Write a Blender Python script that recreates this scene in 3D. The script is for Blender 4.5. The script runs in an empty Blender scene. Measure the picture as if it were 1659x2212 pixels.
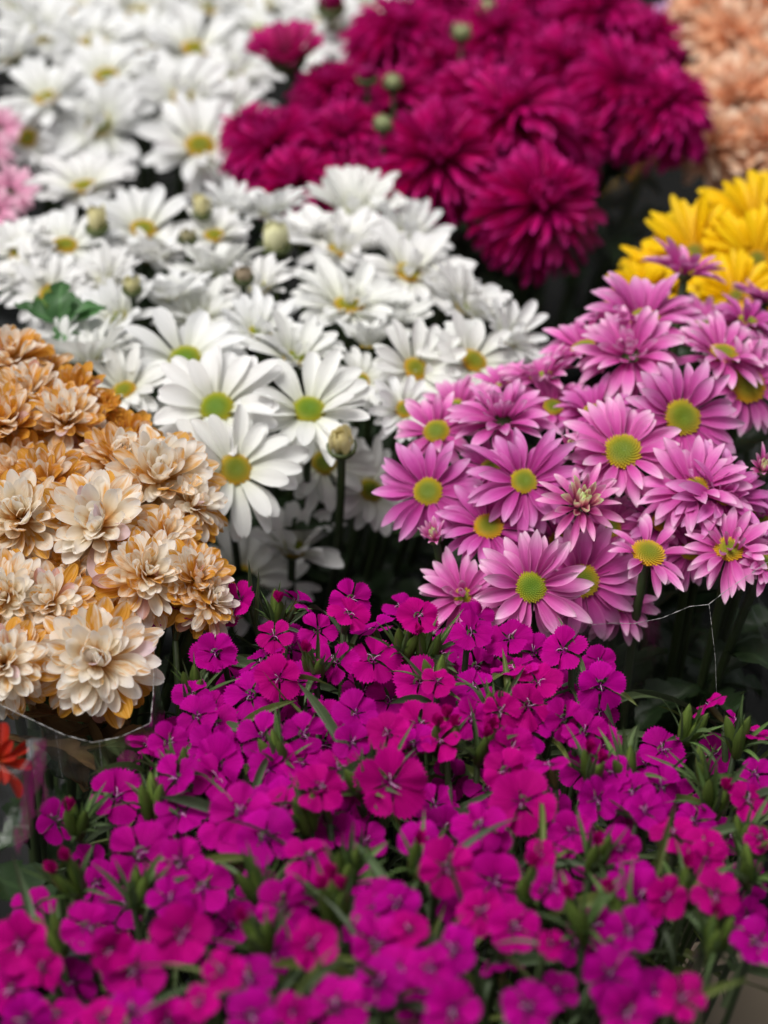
import bpy, math, random
from mathutils import Vector, Matrix, noise
rnd = random.Random(11)
R = math.radians
SC = bpy.context.scene
COL = SC.collection

# ------------------------------------------------------------------ camera, sky, sun, exposure
PITCH = R(32); TH = math.tan(R(10)); TV = TH * 4 / 3
CAMPOS = Vector((0, 0, 0.93))
cd = bpy.data.cameras.new('camera'); cam = bpy.data.objects.new('camera', cd); COL.objects.link(cam)
cam.location = CAMPOS; cam.rotation_euler = (R(90) - PITCH, 0, 0)
cd.sensor_fit = 'HORIZONTAL'; cd.sensor_width = 24; cd.lens = 12 / TH
cd.clip_start = 0.02; cd.clip_end = 200
cd.dof.use_dof = True; cd.dof.focus_distance = 0.94; cd.dof.aperture_fstop = 5.6
SC.camera = cam
SUN_EL, SUN_ROT = R(70), R(235)
w = bpy.data.worlds.new('World'); SC.world = w; w.use_nodes = True
nt = w.node_tree; nt.nodes.clear()
sky = nt.nodes.new('ShaderNodeTexSky'); sky.sky_type = 'NISHITA'; sky.sun_disc = False
sky.sun_elevation = SUN_EL; sky.sun_rotation = SUN_ROT; sky.dust_density = 6; sky.air_density = 1.0
hs = nt.nodes.new('ShaderNodeHueSaturation'); hs.inputs['Saturation'].default_value = 0.22
bg = nt.nodes.new('ShaderNodeBackground'); bg.inputs['Strength'].default_value = 0.056
wo = nt.nodes.new('ShaderNodeOutputWorld')
nt.links.new(sky.outputs[0], hs.inputs['Color']); nt.links.new(hs.outputs[0], bg.inputs['Color']); nt.links.new(bg.outputs[0], wo.inputs[0])
sd = bpy.data.lights.new('sun', 'SUN'); sd.energy = 1.5; sd.angle = R(28); sd.color = (1, 0.98, 0.95)
sun = bpy.data.objects.new('sun', sd); COL.objects.link(sun)
sdir = Vector((math.sin(SUN_ROT) * math.cos(SUN_EL), math.cos(SUN_ROT) * math.cos(SUN_EL), math.sin(SUN_EL)))
sun.rotation_euler = sdir.to_track_quat('Z', 'Y').to_euler(); sun.location = sdir * 5
vs = SC.view_settings; vs.view_transform = 'Standard'; vs.look = 'None'; vs.gamma = 1; vs.exposure = 0.82; vs.use_curve_mapping = False
SC.cycles.use_denoising = True
SC.cycles.max_bounces = 5; SC.cycles.diffuse_bounces = 3; SC.cycles.glossy_bounces = 2; SC.cycles.transmission_bounces = 4; SC.cycles.transparent_max_bounces = 10

RIGHT = Vector((1, 0, 0)); FWD = Vector((0, math.cos(PITCH), -math.sin(PITCH))); UPV = Vector((0, math.sin(PITCH), math.cos(PITCH)))
def at(vx, vy, t):                       # a point of the place seen along a sight line, t metres away
    d = RIGHT * ((vx - 829.5) / 829.5 * TH) + UPV * ((1106 - vy) / 1106 * TV) + FWD
    return CAMPOS + d.normalized() * t
def span(px, t): return px / 829.5 * TH * t
def face(nx, ny):
    z = math.sqrt(max(0.02, 1 - nx * nx - ny * ny))
    return (RIGHT * nx + UPV * ny - FWD * z).normalized()

# ------------------------------------------------------------------ materials
def nodes_of(m):
    m.use_nodes = True; t = m.node_tree; t.nodes.clear(); return t
def N(t, k, **kw):
    n = t.nodes.new(k)
    for a, b in kw.items():
        if a in n.inputs: n.inputs[a].default_value = b
        else: setattr(n, a, b)
    return n
def math_n(t, op, a, b=None, clamp=False):
    n = t.nodes.new('ShaderNodeMath'); n.operation = op; n.use_clamp = clamp
    for i, x in enumerate((a, b)):
        if x is None: continue
        if isinstance(x, (int, float)): n.inputs[i].default_value = x
        else: t.links.new(x, n.inputs[i])
    return n.outputs[0]
def mixc(t, f, a, b, mode='MIX'):
    n = t.nodes.new('ShaderNodeMix'); n.data_type = 'RGBA'; n.blend_type = mode
    for s, x in ((n.inputs[0], f), (n.inputs[6], a), (n.inputs[7], b)):
        if isinstance(x, (int, float)): s.default_value = x
        elif isinstance(x, tuple): s.default_value = x if len(x) == 4 else (*x, 1)
        else: t.links.new(x, s)
    return n.outputs[2]
def ramp(t, f, stops):
    n = t.nodes.new('ShaderNodeValToRGB'); e = n.color_ramp.elements
    e[0].position, e[0].color = stops[0][0], (*stops[0][1], 1)
    e[1].position, e[1].color = stops[-1][0], (*stops[-1][1], 1)
    for p, c in stops[1:-1]:
        k = e.new(p); k.color = (*c, 1)
    t.links.new(f, n.inputs[0]); return n.outputs[0]
def sheet_shader(t, col, transl, rough, spec, hgt=None, bump=0.3, dist=0.0006):
    p = N(t, 'ShaderNodeBsdfPrincipled', Roughness=rough); p.inputs['Specular IOR Level'].default_value = spec
    t.links.new(col, p.inputs['Base Color'])
    tr = t.nodes.new('ShaderNodeBsdfTranslucent'); t.links.new(col, tr.inputs['Color'])
    if hgt is not None:
        b = N(t, 'ShaderNodeBump', Strength=bump, Distance=dist); t.links.new(hgt, b.inputs['Height'])
        t.links.new(b.outputs[0], p.inputs['Normal'])
    mx = t.nodes.new('ShaderNodeMixShader'); mx.inputs[0].default_value = transl
    t.links.new(p.outputs[0], mx.inputs[1]); t.links.new(tr.outputs[0], mx.inputs[2])
    o = t.nodes.new('ShaderNodeOutputMaterial'); t.links.new(mx.outputs[0], o.inputs[0])
def streaks(t, su, sv, detail=3):
    uv = t.nodes.new('ShaderNodeTexCoord'); oi = t.nodes.new('ShaderNodeObjectInfo')
    mp = t.nodes.new('ShaderNodeMapping'); mp.inputs['Scale'].default_value = (su, sv, 1)
    t.links.new(uv.outputs['UV'], mp.inputs[0])
    n = t.nodes.new('ShaderNodeTexNoise'); n.noise_dimensions = '4D'; n.inputs['Scale'].default_value = 1; n.inputs['Detail'].default_value = detail
    t.links.new(mp.outputs[0], n.inputs['Vector']); t.links.new(math_n(t, 'MULTIPLY', oi.outputs['Random'], 37.0), n.inputs['W'])
    sp = t.nodes.new('ShaderNodeSeparateXYZ'); t.links.new(uv.outputs['UV'], sp.inputs[0])
    return n.outputs[0], sp.outputs[0], sp.outputs[1], oi
def petal_material(name, stops, streak_col, amt=0.35, transl=0.3, rough=0.55, spec=0.25, su=16, sv=1.3, var=0.12, bump=0.35, edge=None):
    m = bpy.data.materials.new(name); t = nodes_of(m)
    n, u, v, oi = streaks(t, su, sv)
    c = ramp(t, v, stops)
    s = math_n(t, 'MULTIPLY', math_n(t, 'SUBTRACT', n, 0.42, True), amt * 4, True)
    c = mixc(t, s, c, streak_col)
    if edge:
        e = math_n(t, 'POWER', math_n(t, 'ABSOLUTE', math_n(t, 'MULTIPLY_ADD', u, 2.0)), 5.0)
        e.node.inputs[0].links[0].from_node.inputs[0].links[0].from_node.inputs[2].default_value = -1
        c = mixc(t, math_n(t, 'MULTIPLY', e, 0.55, True), c, edge)
    h = t.nodes.new('ShaderNodeHueSaturation'); t.links.new(c, h.inputs['Color'])
    t.links.new(math_n(t, 'ADD', math_n(t, 'MULTIPLY', oi.outputs['Random'], 2 * var), 1 - var), h.inputs['Value'])
    c = mixc(t, 1.0, h.outputs[0], oi.outputs['Color'], 'MULTIPLY')
    sheet_shader(t, c, transl, rough, spec, n, bump)
    return m
M = {}
M['white'] = petal_material('white petal', [(0, (.52, .58, .22)), (.16, (.80, .81, .70)), (.5, (.88, .88, .86)), (1, (.91, .91, .91))], (.76, .77, .75), .22, .34, .5, .25, 12, 1.0, .05, .5)
M['pink'] = petal_material('pink petal', [(0, (.38, .015, .19)), (.3, (.55, .055, .32)), (.58, (.68, .13, .46)), (.8, (.79, .31, .62)), (1, (.88, .58, .78))], (.42, .03, .24), .25, .30, .5, .25, 18, 1.0, .12, .5, edge=(.72, .26, .54))
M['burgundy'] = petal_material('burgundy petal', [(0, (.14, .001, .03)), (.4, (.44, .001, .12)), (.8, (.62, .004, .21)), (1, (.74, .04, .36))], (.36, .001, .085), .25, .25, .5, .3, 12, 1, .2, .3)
M['yellow'] = petal_material('yellow petal', [(0, (.75, .40, .001)), (.5, (.88, .56, .001)), (1, (.92, .64, .004))], (.8, .46, .001), .25, .3, .5, .25, 12, 1, .1, .3)
M['peach'] = petal_material('peach petal', [(0, (.80, .36, .17)), (.5, (.90, .56, .36)), (1, (.92, .72, .55))], (.82, .42, .25), .3, .3, .55, .2, 12, 1, .15, .3)
M['pale_pink'] = petal_material('pale pink petal', [(0, (.72, .26, .44)), (.5, (.84, .44, .60)), (1, (.88, .60, .70))], (.76, .34, .5), .25, .3, .55, .2, 12, 1, .1, .3)
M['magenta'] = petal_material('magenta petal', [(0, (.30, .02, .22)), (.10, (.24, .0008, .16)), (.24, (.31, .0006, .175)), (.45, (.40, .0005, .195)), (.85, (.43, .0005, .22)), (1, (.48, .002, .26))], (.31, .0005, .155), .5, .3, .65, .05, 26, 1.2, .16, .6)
M['red'] = petal_material('orange red petal', [(0, (.36, .05, .008)), (.5, (.42, .022, .008)), (1, (.36, .018, .01))], (.2, .008, .006), .4, .25, .6, .2, 10, .8, .15, .5)

def cream_material():
    m = bpy.data.materials.new('wilting cream petal'); t = nodes_of(m)
    n, u, v, oi = streaks(t, 9, 1.2, 4)
    n2, _, _, _ = streaks(t, 2.2, 1.8, 3)
    base = ramp(t, v, [(0, (.82, .38, .05)), (.28, (.93, .66, .32)), (.5, (.97, .88, .71)), (1, (.98, .95, .90))])  # orange base pigment, warmed further to carry light bounced between petals
    org = ramp(t, n, [(.25, (.55, .2, .012)), (.5, (.80, .40, .05)), (.8, (.92, .62, .22))])
    sep = t.nodes.new('ShaderNodeSeparateColor'); t.links.new(oi.outputs['Color'], sep.inputs[0])
    f = math_n(t, 'ADD', math_n(t, 'MULTIPLY', sep.outputs[0], 1.5), math_n(t, 'MULTIPLY', math_n(t, 'SUBTRACT', n2, .5), 2.6))
    f = math_n(t, 'ADD', f, math_n(t, 'MULTIPLY', math_n(t, 'SUBTRACT', n, .5), 1.2))
    f = math_n(t, 'SUBTRACT', f, math_n(t, 'MULTIPLY', v, .35))
    c = mixc(t, math_n(t, 'MULTIPLY', math_n(t, 'SUBTRACT', f, .22), 1.7, True), base, org)
    c = mixc(t, math_n(t, 'MULTIPLY', sep.outputs[1], .5), c, (.70, .42, .60))          # a lilac flush on a few petals
    c = mixc(t, sep.outputs[2], c, (.16, .045, .008))                                     # dried brown
    sheet_shader(t, c, .55, .55, .2, n, .3)
    return m
M['cream'] = cream_material()

def disc_material(name, stops):
    m = bpy.data.materials.new(name); t = nodes_of(m)
    uv = t.nodes.new('ShaderNodeTexCoord'); sp = t.nodes.new('ShaderNodeSeparateXYZ'); t.links.new(uv.outputs['UV'], sp.inputs[0])
    oi = t.nodes.new('ShaderNodeObjectInfo')
    c = ramp(t, sp.outputs[0], stops)
    c = mixc(t, math_n(t, 'MULTIPLY', math_n(t, 'MULTIPLY', sp.outputs[1], sp.outputs[0]), .5), c, (.60, .44, .02))
    c = mixc(t, 1.0, c, oi.outputs['Color'], 'MULTIPLY')
    p = N(t, 'ShaderNodeBsdfPrincipled', Roughness=.6); t.links.new(c, p.inputs['Base Color'])
    o = t.nodes.new('ShaderNodeOutputMaterial'); t.links.new(p.outputs[0], o.inputs[0]); return m
M['disc'] = disc_material('flower disc', [(0, (.13, .20, .003)), (.45, (.16, .22, .003)), (.72, (.30, .27, .003)), (1, (.56, .34, .003))])

def leaf_material(name, a, b, rough=.45, transl=.2, spec=.35):
    m = bpy.data.materials.new(name); t = nodes_of(m)
    n, u, v, oi = streaks(t, 14, 2, 3)
    c = mixc(t, n, a, b)
    mid = math_n(t, 'SUBTRACT', 1.0, math_n(t, 'MULTIPLY', math_n(t, 'ABSOLUTE', math_n(t, 'SUBTRACT', u, .5)), 14.0), True)
    c = mixc(t, math_n(t, 'MULTIPLY', mid, .35), c, tuple(min(1, x * 2.2) for x in b))
    h = t.nodes.new('ShaderNodeHueSaturation'); t.links.new(c, h.inputs['Color'])
    t.links.new(math_n(t, 'ADD', math_n(t, 'MULTIPLY', oi.outputs['Random'], .6), .7), h.inputs['Value'])
    c = mixc(t, 1.0, h.outputs[0], oi.outputs['Color'], 'MULTIPLY')
    sheet_shader(t, c, transl, rough, spec, n, .4); return m
M['leaf'] = leaf_material('chrysanthemum leaf', (.012, .028, .009), (.026, .05, .016))
M['narrow_leaf'] = leaf_material('dianthus leaf', (.036, .054, .025), (.07, .095, .048))
M['calyx'] = leaf_material('calyx green', (.05, .075, .022), (.10, .12, .04))
M['stem'] = leaf_material('stem green', (.03, .045, .015), (.05, .075, .026), .5, .05)
M['dry_leaf'] = leaf_material('dried brown leaf', (.11, .06, .022), (.2, .12, .05), .6, .2, .2)

def plain(name, col, rough=.5, spec=.5, nscale=0, amt=.3, bump=.2):
    m = bpy.data.materials.new(name); t = nodes_of(m)
    p = N(t, 'ShaderNodeBsdfPrincipled', Roughness=rough); p.inputs['Specular IOR Level'].default_value = spec
    if nscale:
        tc = t.nodes.new('ShaderNodeTexCoord'); n = t.nodes.new('ShaderNodeTexNoise'); n.inputs['Scale'].default_value = nscale; n.inputs['Detail'].default_value = 5
        t.links.new(tc.outputs['Object'], n.inputs['Vector'])
        c = mixc(t, n.outputs[0], tuple(x * (1 - amt) for x in col), tuple(min(1, x * (1 + amt)) for x in col)); t.links.new(c, p.inputs['Base Color'])
        b = N(t, 'ShaderNodeBump', Strength=bump, Distance=.002); t.links.new(n.outputs[0], b.inputs['Height']); t.links.new(b.outputs[0], p.inputs['Normal'])
    else: p.inputs['Base Color'].default_value = (*col, 1)
    o = t.nodes.new('ShaderNodeOutputMaterial'); t.links.new(p.outputs[0], o.inputs[0]); return m
M['bucket'] = plain('black bucket plastic', (.008, .009, .009), .5, .25, 30, .4, .1)
M['ground'] = plain('dark ground', (.009, .009, .0085), .9, .08, 25, .5, .4)
M['style'] = plain('pale style', (.74, .42, .66), .5)
M['card'] = plain('brown cardboard', (.17, .135, .095), .85, .2, 12, .15, .1)
M['edge'] = plain('cut film edge and fold highlight', (.42, .41, .40), .35, .6, 220, .95, .4)

def film_material(name, k):
    m = bpy.data.materials.new(name); t = nodes_of(m)
    tc = t.nodes.new('ShaderNodeTexCoord'); n = t.nodes.new('ShaderNodeTexNoise'); n.inputs['Scale'].default_value = 22; n.inputs['Detail'].default_value = 4; n.inputs['Distortion'].default_value = 1.2
    mp = t.nodes.new('ShaderNodeMapping'); mp.inputs['Scale'].default_value = (1, 1, .35); t.links.new(tc.outputs['Object'], mp.inputs[0]); t.links.new(mp.outputs[0], n.inputs['Vector'])
    b = N(t, 'ShaderNodeBump', Strength=.35, Distance=.01); t.links.new(n.outputs[0], b.inputs['Height'])
    tr = N(t, 'ShaderNodeBsdfTransparent', Color=(.93, .93, .93, 1))
    gl = N(t, 'ShaderNodeBsdfAnisotropic', Roughness=.26); gl.inputs['Color'].default_value = (.9, .9, .9, 1); t.links.new(b.outputs[0], gl.inputs['Normal'])
    fr = N(t, 'ShaderNodeFresnel', IOR=1.45); t.links.new(b.outputs[0], fr.inputs['Normal'])
    mx = t.nodes.new('ShaderNodeMixShader'); t.links.new(math_n(t, 'MULTIPLY', fr.outputs[0], k, True), mx.inputs[0])
    t.links.new(tr.outputs[0], mx.inputs[1]); t.links.new(gl.outputs[0], mx.inputs[2])
    o = t.nodes.new('ShaderNodeOutputMaterial'); t.links.new(mx.outputs[0], o.inputs[0]); return m
M['film'] = film_material('clear cellophane', .2); M['film_crumpled'] = film_material('crumpled cellophane', .5)

# ------------------------------------------------------------------ mesh makers
def mesh(name, vs_, fs, mat, uvs=None, smooth=True):
    me = bpy.data.meshes.new(name); me.from_pydata(vs_, [], fs); me.materials.append(mat)
    if uvs:
        l = me.uv_layers.new(name='UVMap')
        for lp in me.loops: l.data[lp.index].uv = uvs[lp.vertex_index]
    if smooth: me.polygons.foreach_set('use_smooth', [True] * len(me.polygons))
    me.update(); return me
def grid_faces(nu, nv):
    return [(j * (nu + 1) + i, j * (nu + 1) + i + 1, (j + 1) * (nu + 1) + i + 1, (j + 1) * (nu + 1) + i) for j in range(nv) for i in range(nu)]
def petal_mesh(name, mat, c0, c1, c2=0, cup=.25, ridge=.02, base=.35, vm=.6, tip=.5, notch=.02, twist=0, wave=0, nu=6, nv=9, seed=0):
    """length 1 along x, width 1 across y, facing z; c0..c2: pitch along the length"""
    r = random.Random(seed); P = []; UV = []; x = z = 0; pv = 0
    ph = r.uniform(0, 6)
    for j in range(nv + 1):
        v = math.sin(math.pi / 2 * j / nv) ** .9
        th = c0 + c1 * v + c2 * v * v
        x += math.cos(th) * (v - pv); z += math.sin(th) * (v - pv); pv = v
        s = min(1, v / vm); wd = base + (1 - base) * (s * s * (3 - 2 * s))
        if v > vm: wd *= max(.05, 1 - ((v - vm) / (1 - vm)) ** 2) ** tip
        tw = twist * v
        for i in range(nu + 1):
            u = -1 + 2 * i / nu; y = .5 * wd * u
            h = cup * .5 * wd * (u * u) - ridge * math.cos(u * 2.5 * math.pi) * (1 - v * .5) * wd + wave * math.sin(6 * v + ph + 2 * u) * abs(u) * v
            dx = -notch * (1 if abs(u) < .3 else 0) if j == nv else 0
            yy = y * math.cos(tw) - h * math.sin(tw) * .35; hh = h * .35 * math.cos(tw) + y * math.sin(tw) * .3
            P.append((x + dx - math.sin(th) * hh, yy, z + math.cos(th) * hh)); UV.append((.5 + .5 * u, v))
    return mesh(name, P, grid_faces(nu, nv), mat, UV)
def daisy_set(mat, k=8, **kw):
    out = []
    for i in range(k):
        r = random.Random(100 + i); a = dict(cup=r.uniform(.15, .5), ridge=.04, base=.34, vm=.62, tip=.5, twist=r.uniform(-.35, .35), notch=r.choice((0, .03, .045)), seed=i)
        c0 = r.uniform(.1, .4); c1 = r.uniform(-.9, -.25)
        a.update(kw); out.append(petal_mesh('petal', mat, a.pop('c0', c0), a.pop('c1', c1), **a))
    return out
PET = {}
PET['white'] = daisy_set(M['white'])
PET['pink'] = daisy_set(M['pink'], 12, tip=.72, vm=.55)
PET['yellow'] = daisy_set(M['yellow'], 5)
PET['pale_pink'] = daisy_set(M['pale_pink'], 5)
def mum_set(mat, k, lo, hi, **kw):
    out = []
    for i in range(k):
        r = random.Random(200 + i)
        a = dict(cup=r.uniform(.6, 1.2), ridge=.015, base=.4, vm=.68, tip=.5, twist=r.uniform(-.4, .4), seed=i); a.update(kw)
        c0 = r.uniform(-.1, .15); out.append(petal_mesh('petal', mat, c0, r.uniform(lo, hi), **a))
    return out
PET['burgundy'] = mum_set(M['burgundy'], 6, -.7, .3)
PET['peach'] = mum_set(M['peach'], 5, -.4, .8)
PET['cream'] = mum_set(M['cream'], 10, -.4, .9, wave=.035, nv=10, cup=.4)
PET['wilt'] = mum_set(M['cream'], 8, -1.7, -.3, wave=.1, twist=.7, cup=.8, nv=11, nu=8)
PET['pink_in'] = mum_set(M['pink'], 6, .3, 1.1, tip=.6)
PET['white_in'] = mum_set(M['white'], 6, .5, 1.3)
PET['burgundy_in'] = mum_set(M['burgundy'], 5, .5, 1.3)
PET['red'] = mum_set(M['red'], 5, -.9, .5, wave=.06, cup=1.4)

def dianthus_petal(seed):
    r = random.Random(seed); P = []; UV = []; nu, nv = 20, 7; A = R(r.uniform(33, 39))
    dish = r.uniform(-.12, .2); ruf = r.uniform(.03, .08); ph = r.uniform(0, 6); teeth = [r.uniform(.03, .09) for _ in range(nu + 1)]
    for j in range(nv + 1):
        v = j / nv
        for i in range(nu + 1):
            u = -1 + 2 * i / nu
            open_ = .5 + .5 * min(1, v / .7)
            a = u * A * open_
            rr = .02 + .98 * v * (1 - .19 * abs(u) ** 2.6)
            if j == nv: rr += teeth[i] if i % 2 == 0 else -.02
            z = dish * v - .10 * v * v + .12 * (1 - v) * v + ruf * v * v * math.sin(5 * u + ph) - .10 * v * v * u * u * (1 if seed % 2 else -.6) + .05 * v * u * u * r.uniform(.8, 1.2)
            P.append((rr * math.cos(a), rr * math.sin(a), z)); UV.append((.5 + .5 * u, v))
    return mesh('petal', P, grid_faces(nu, nv), M['magenta'], UV)
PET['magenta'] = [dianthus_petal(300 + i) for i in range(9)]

def disc_mesh():
    P, F, UV = [], [], []
    n, k = 16, 6
    for j in range(k + 1):
        rr = j / k
        for i in range(n):
            a = 2 * math.pi * i / n; P.append((rr * math.cos(a), rr * math.sin(a), .42 * math.sqrt(max(0, 1 - rr * rr * .96)) - .12 * math.exp(-rr * rr * 9) - .1)); UV.append((rr, 0))
    F += [(j * n + i, j * n + (i + 1) % n, (j + 1) * n + (i + 1) % n, (j + 1) * n + i) for j in range(k) for i in range(n)]
    NF = 190
    for q in range(NF):
        rr = math.sqrt((q + .5) / NF); a = q * 2.39996
        c = Vector((rr * math.cos(a), rr * math.sin(a), .42 * math.sqrt(max(0, 1 - rr * rr * .96)) - .12 * math.exp(-rr * rr * 9) - .1))
        nrm = Vector((c.x * .8, c.y * .8, .7)).normalized(); e1 = nrm.orthogonal().normalized(); e2 = nrm.cross(e1)
        s = .062; h = .07 + .07 * rr; b = len(P)
        for i in range(5):
            an = i * 2 * math.pi / 5; P.append(tuple(c + (e1 * math.cos(an) + e2 * math.sin(an)) * s)); UV.append((rr, 0))
        for i in range(5):
            an = i * 2 * math.pi / 5; P.append(tuple(c + nrm * h + (e1 * math.cos(an) + e2 * math.sin(an)) * s * .62)); UV.append((rr, .6))
        P.append(tuple(c + nrm * (h * 1.15))); UV.append((rr, 1))
        F += [(b + i, b + (i + 1) % 5, b + 5 + (i + 1) % 5, b + 5 + i) for i in range(5)] + [(b + 5 + i, b + 5 + (i + 1) % 5, b + 10) for i in range(5)]
    return mesh('disc', P, F, M['disc'], UV)
DISC = disc_mesh()
def lathe(name, prof, mat, n=14, uv=True):
    P, UV = [], []
    for j, (r_, z) in enumerate(prof):
        for i in range(n):
            a = 2 * math.pi * i / n; P.append((r_ * math.cos(a), r_ * math.sin(a), z)); UV.append((i / n, j / (len(prof) - 1)))
    F = [(j * n + i, j * n + (i + 1) % n, (j + 1) * n + (i + 1) % n, (j + 1) * n + i) for j in range(len(prof) - 1) for i in range(n)]
    return mesh(name, P, F, mat, UV)
CUP = lathe('calyx', [(.02, -1), (.35, -.92), (.72, -.62), (.95, -.25), (1.0, .05), (.86, .1)], M['calyx'])
TUBE = lathe('calyx', [(.35, -1), (.72, -.95), (.95, -.7), (1, -.3), (.9, .0), (1.15, .1), (.7, .02)], M['calyx'], 10)
BUDTUBE = lathe('calyx', [(.35, -1), (.75, -.95), (.95, -.6), (1, -.2), (.8, .15), (.4, .4), (.03, .55)], M['calyx'], 9)
BUDCORE = lathe('bud_core', [(.9, -.1), (1.0, .35), (.85, .85), (.45, 1.2), (.02, 1.32)], M['white'])
def narrow_leaf(seed):
    r = random.Random(seed); return petal_mesh('leaf', M['narrow_leaf'], r.uniform(-.1, .2), r.uniform(-1.8, .5), cup=.22, ridge=0, base=.75, vm=.35, tip=1.15, notch=0, twist=r.uniform(-.8, .8), nu=4, nv=8, seed=seed)
NLEAF = [narrow_leaf(400 + i) for i in range(9)]
BRACT = [petal_mesh('bract', M['narrow_leaf'], random.Random(i).uniform(-.1, .1), random.Random(i + 50).uniform(-.7, .5), cup=.2, ridge=0, base=.9, vm=.3, tip=1.2, notch=0, nu=4, nv=7, seed=i) for i in range(5)]
def lobed_leaf(seed, mat='leaf'):
    r = random.Random(seed); P, UV = [], []; nu, nv = 8, 26; c1 = r.uniform(-1.1, .1); x = z = 0; pv = 0
    for j in range(nv + 1):
        v = j / nv; th = .2 + c1 * v; x += math.cos(th) * (v - pv); z += math.sin(th) * (v - pv); pv = v
        env = math.sin(math.pi * min(1, v * .96 + .02) ** .8)
        lob = .55 + .45 * abs(math.sin(math.pi * 3.1 * v + .3)) ** .7
        wd = max(.03, env * lob * (1 + .06 * math.sin(v * 60)))
        for i in range(nu + 1):
            u = -1 + 2 * i / nu
            P.append((x + .22 * abs(u) * wd * .5, .5 * wd * u, z + .12 * u * u * wd + .03 * math.sin(9 * v + 3 * u + seed))); UV.append((.5 + .5 * u, v))
    return mesh('leaf', P, grid_faces(nu, nv), M[mat], UV)
LLEAF = [lobed_leaf(i) for i in range(6)]
DLEAF = [lobed_leaf(i, 'dry_leaf') for i in range(3)]
def tube_mesh(name, pts, radii, mat, n=6):
    P, F, UV = [], [], []; pts = [Vector(p) for p in pts]
    for j, p in enumerate(pts):
        tg = (pts[min(j + 1, len(pts) - 1)] - pts[max(j - 1, 0)]).normalized()
        e1 = tg.cross(Vector((.31, .9, .17))).normalized(); e2 = tg.cross(e1); r_ = radii[j] if isinstance(radii, (list, tuple)) else radii
        for i in range(n):
            a = 2 * math.pi * i / n; P.append(tuple(p + (e1 * math.cos(a) + e2 * math.sin(a)) * r_)); UV.append((i / n, j / (len(pts) - 1)))
    F = [(j * n + i, j * n + (i + 1) % n, (j + 1) * n + (i + 1) % n, (j + 1) * n + i) for j in range(len(pts) - 1) for i in range(n)]
    F.append(tuple(range(n))[::-1]); F.append(tuple(range((len(pts) - 1) * n, len(pts) * n)))
    return mesh(name, P, F, mat, UV)
def style_mesh(seed):
    r = random.Random(seed); pts = []; k = 9; tot = r.uniform(2.5, 5); x = z = 0; a = R(75)
    for j in range(k + 1):
        pts.append((x, .04 * j * (1 if seed % 2 else -1) * .3, z)); x += .11 * math.cos(a); z += .11 * math.sin(a)
        a -= tot / k * (j / k) * 1.6
    return tube_mesh('style', pts, [.03 * (1 - .5 * j / k) for j in range(k + 1)], M['style'], 5)
STYLE = [style_mesh(i) for i in range(4)]

# ------------------------------------------------------------------ objects
def mk(name, me, parent=None, Mx=None, color=None, kind=None):
    o = bpy.data.objects.new(name, me); COL.objects.link(o)
    if parent: o.parent = parent
    if Mx is not None: o.matrix_basis = Mx
    if color: o.color = (*color, 1)
    if kind: o['kind'] = kind
    return o
T = Matrix.Translation
def Rx(a): return Matrix.Rotation(a, 4, 'X')
def Ry(a): return Matrix.Rotation(a, 4, 'Y')
def Rz(a): return Matrix.Rotation(a, 4, 'Z')
def S(x, y=None, z=None): return Matrix.Diagonal((x, x if y is None else y, x if z is None else z, 1))
def frame(p, n, roll=0):
    n = n.normalized(); return T(p) @ n.to_track_quat('Z', 'Y').to_matrix().to_4x4() @ Rz(roll)
class Thing:
    def __init__(s, name, p, n, roll=None):
        s.M = frame(p, n, rnd.uniform(0, 6.28) if roll is None else roll); s.p = Vector(p); s.n = n.normalized()
        s.o = mk(name, None, None, s.M); s.o.empty_display_size = .01
        s.inv = s.M.inverted()
    def add(s, name, me, Mx, color=None): return mk(name, me, s.o, Mx, color)
    def world(s, name, me, Wm=None, color=None): return mk(name, me, s.o, s.inv @ (Wm if Wm is not None else Matrix()), color)
def tag(o, label, cat, group=None):
    o['label'] = label; o['category'] = cat
    if group: o['group'] = group

def add_petals(th, key, n, r0, L, W, elev, ej, az0=0, z0=0, droop=0, col=None, gap=0, aj=.09, lj=.11):
    down = (th.M.to_3x3().inverted() @ Vector((0, 0, -1)))
    for i in range(n):
        if gap and rnd.random() < gap: continue
        az = az0 + 2 * math.pi * i / n + rnd.gauss(0, aj)
        e = elev + rnd.gauss(0, ej)
        if droop: e -= droop * max(0, math.cos(az) * down.x + math.sin(az) * down.y) * rnd.uniform(.3, 1.6)
        l = L * (1 + rnd.gauss(0, lj))
        th.add('petal', rnd.choice(PET[key]), Rz(az) @ T((r0, 0, z0)) @ Ry(-e) @ Rx(rnd.gauss(0, .16)) @ S(l, W * rnd.uniform(.85, 1.12), l), col(i) if callable(col) else col)
def add_double(th, key, n, Rr, W, e_in, e_out, pw=.9, l_in=.35, col=None, ej=.1, inner=None, fin=.25, core=.14, dome=.22):
    for i in range(n):
        f = (i + .5) / n; az = i * 2.39996 + rnd.gauss(0, .08)
        e = e_in + (e_out - e_in) * f ** pw + rnd.gauss(0, ej)
        l = Rr * (l_in + (1 - l_in) * f ** .8) * rnd.uniform(.88, 1.08)
        k = inner if inner and f < fin else key
        if callable(k): k = k(f)
        th.add('petal', rnd.choice(PET[k]), Rz(az) @ T((Rr * core * math.sqrt(f), 0, Rr * dome * (1 - f))) @ Ry(-e) @ Rx(rnd.gauss(0, .15)) @ S(l, W * Rr * (.6 + .4 * f) * rnd.uniform(.85, 1.12), l), col(f) if callable(col) else col)
def bez(a, b, c, d, k=10):
    return [a * (1 - s) ** 3 + b * 3 * s * (1 - s) ** 2 + c * 3 * s * s * (1 - s) + d * s ** 3 for s in (i / k for i in range(k + 1))]
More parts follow.
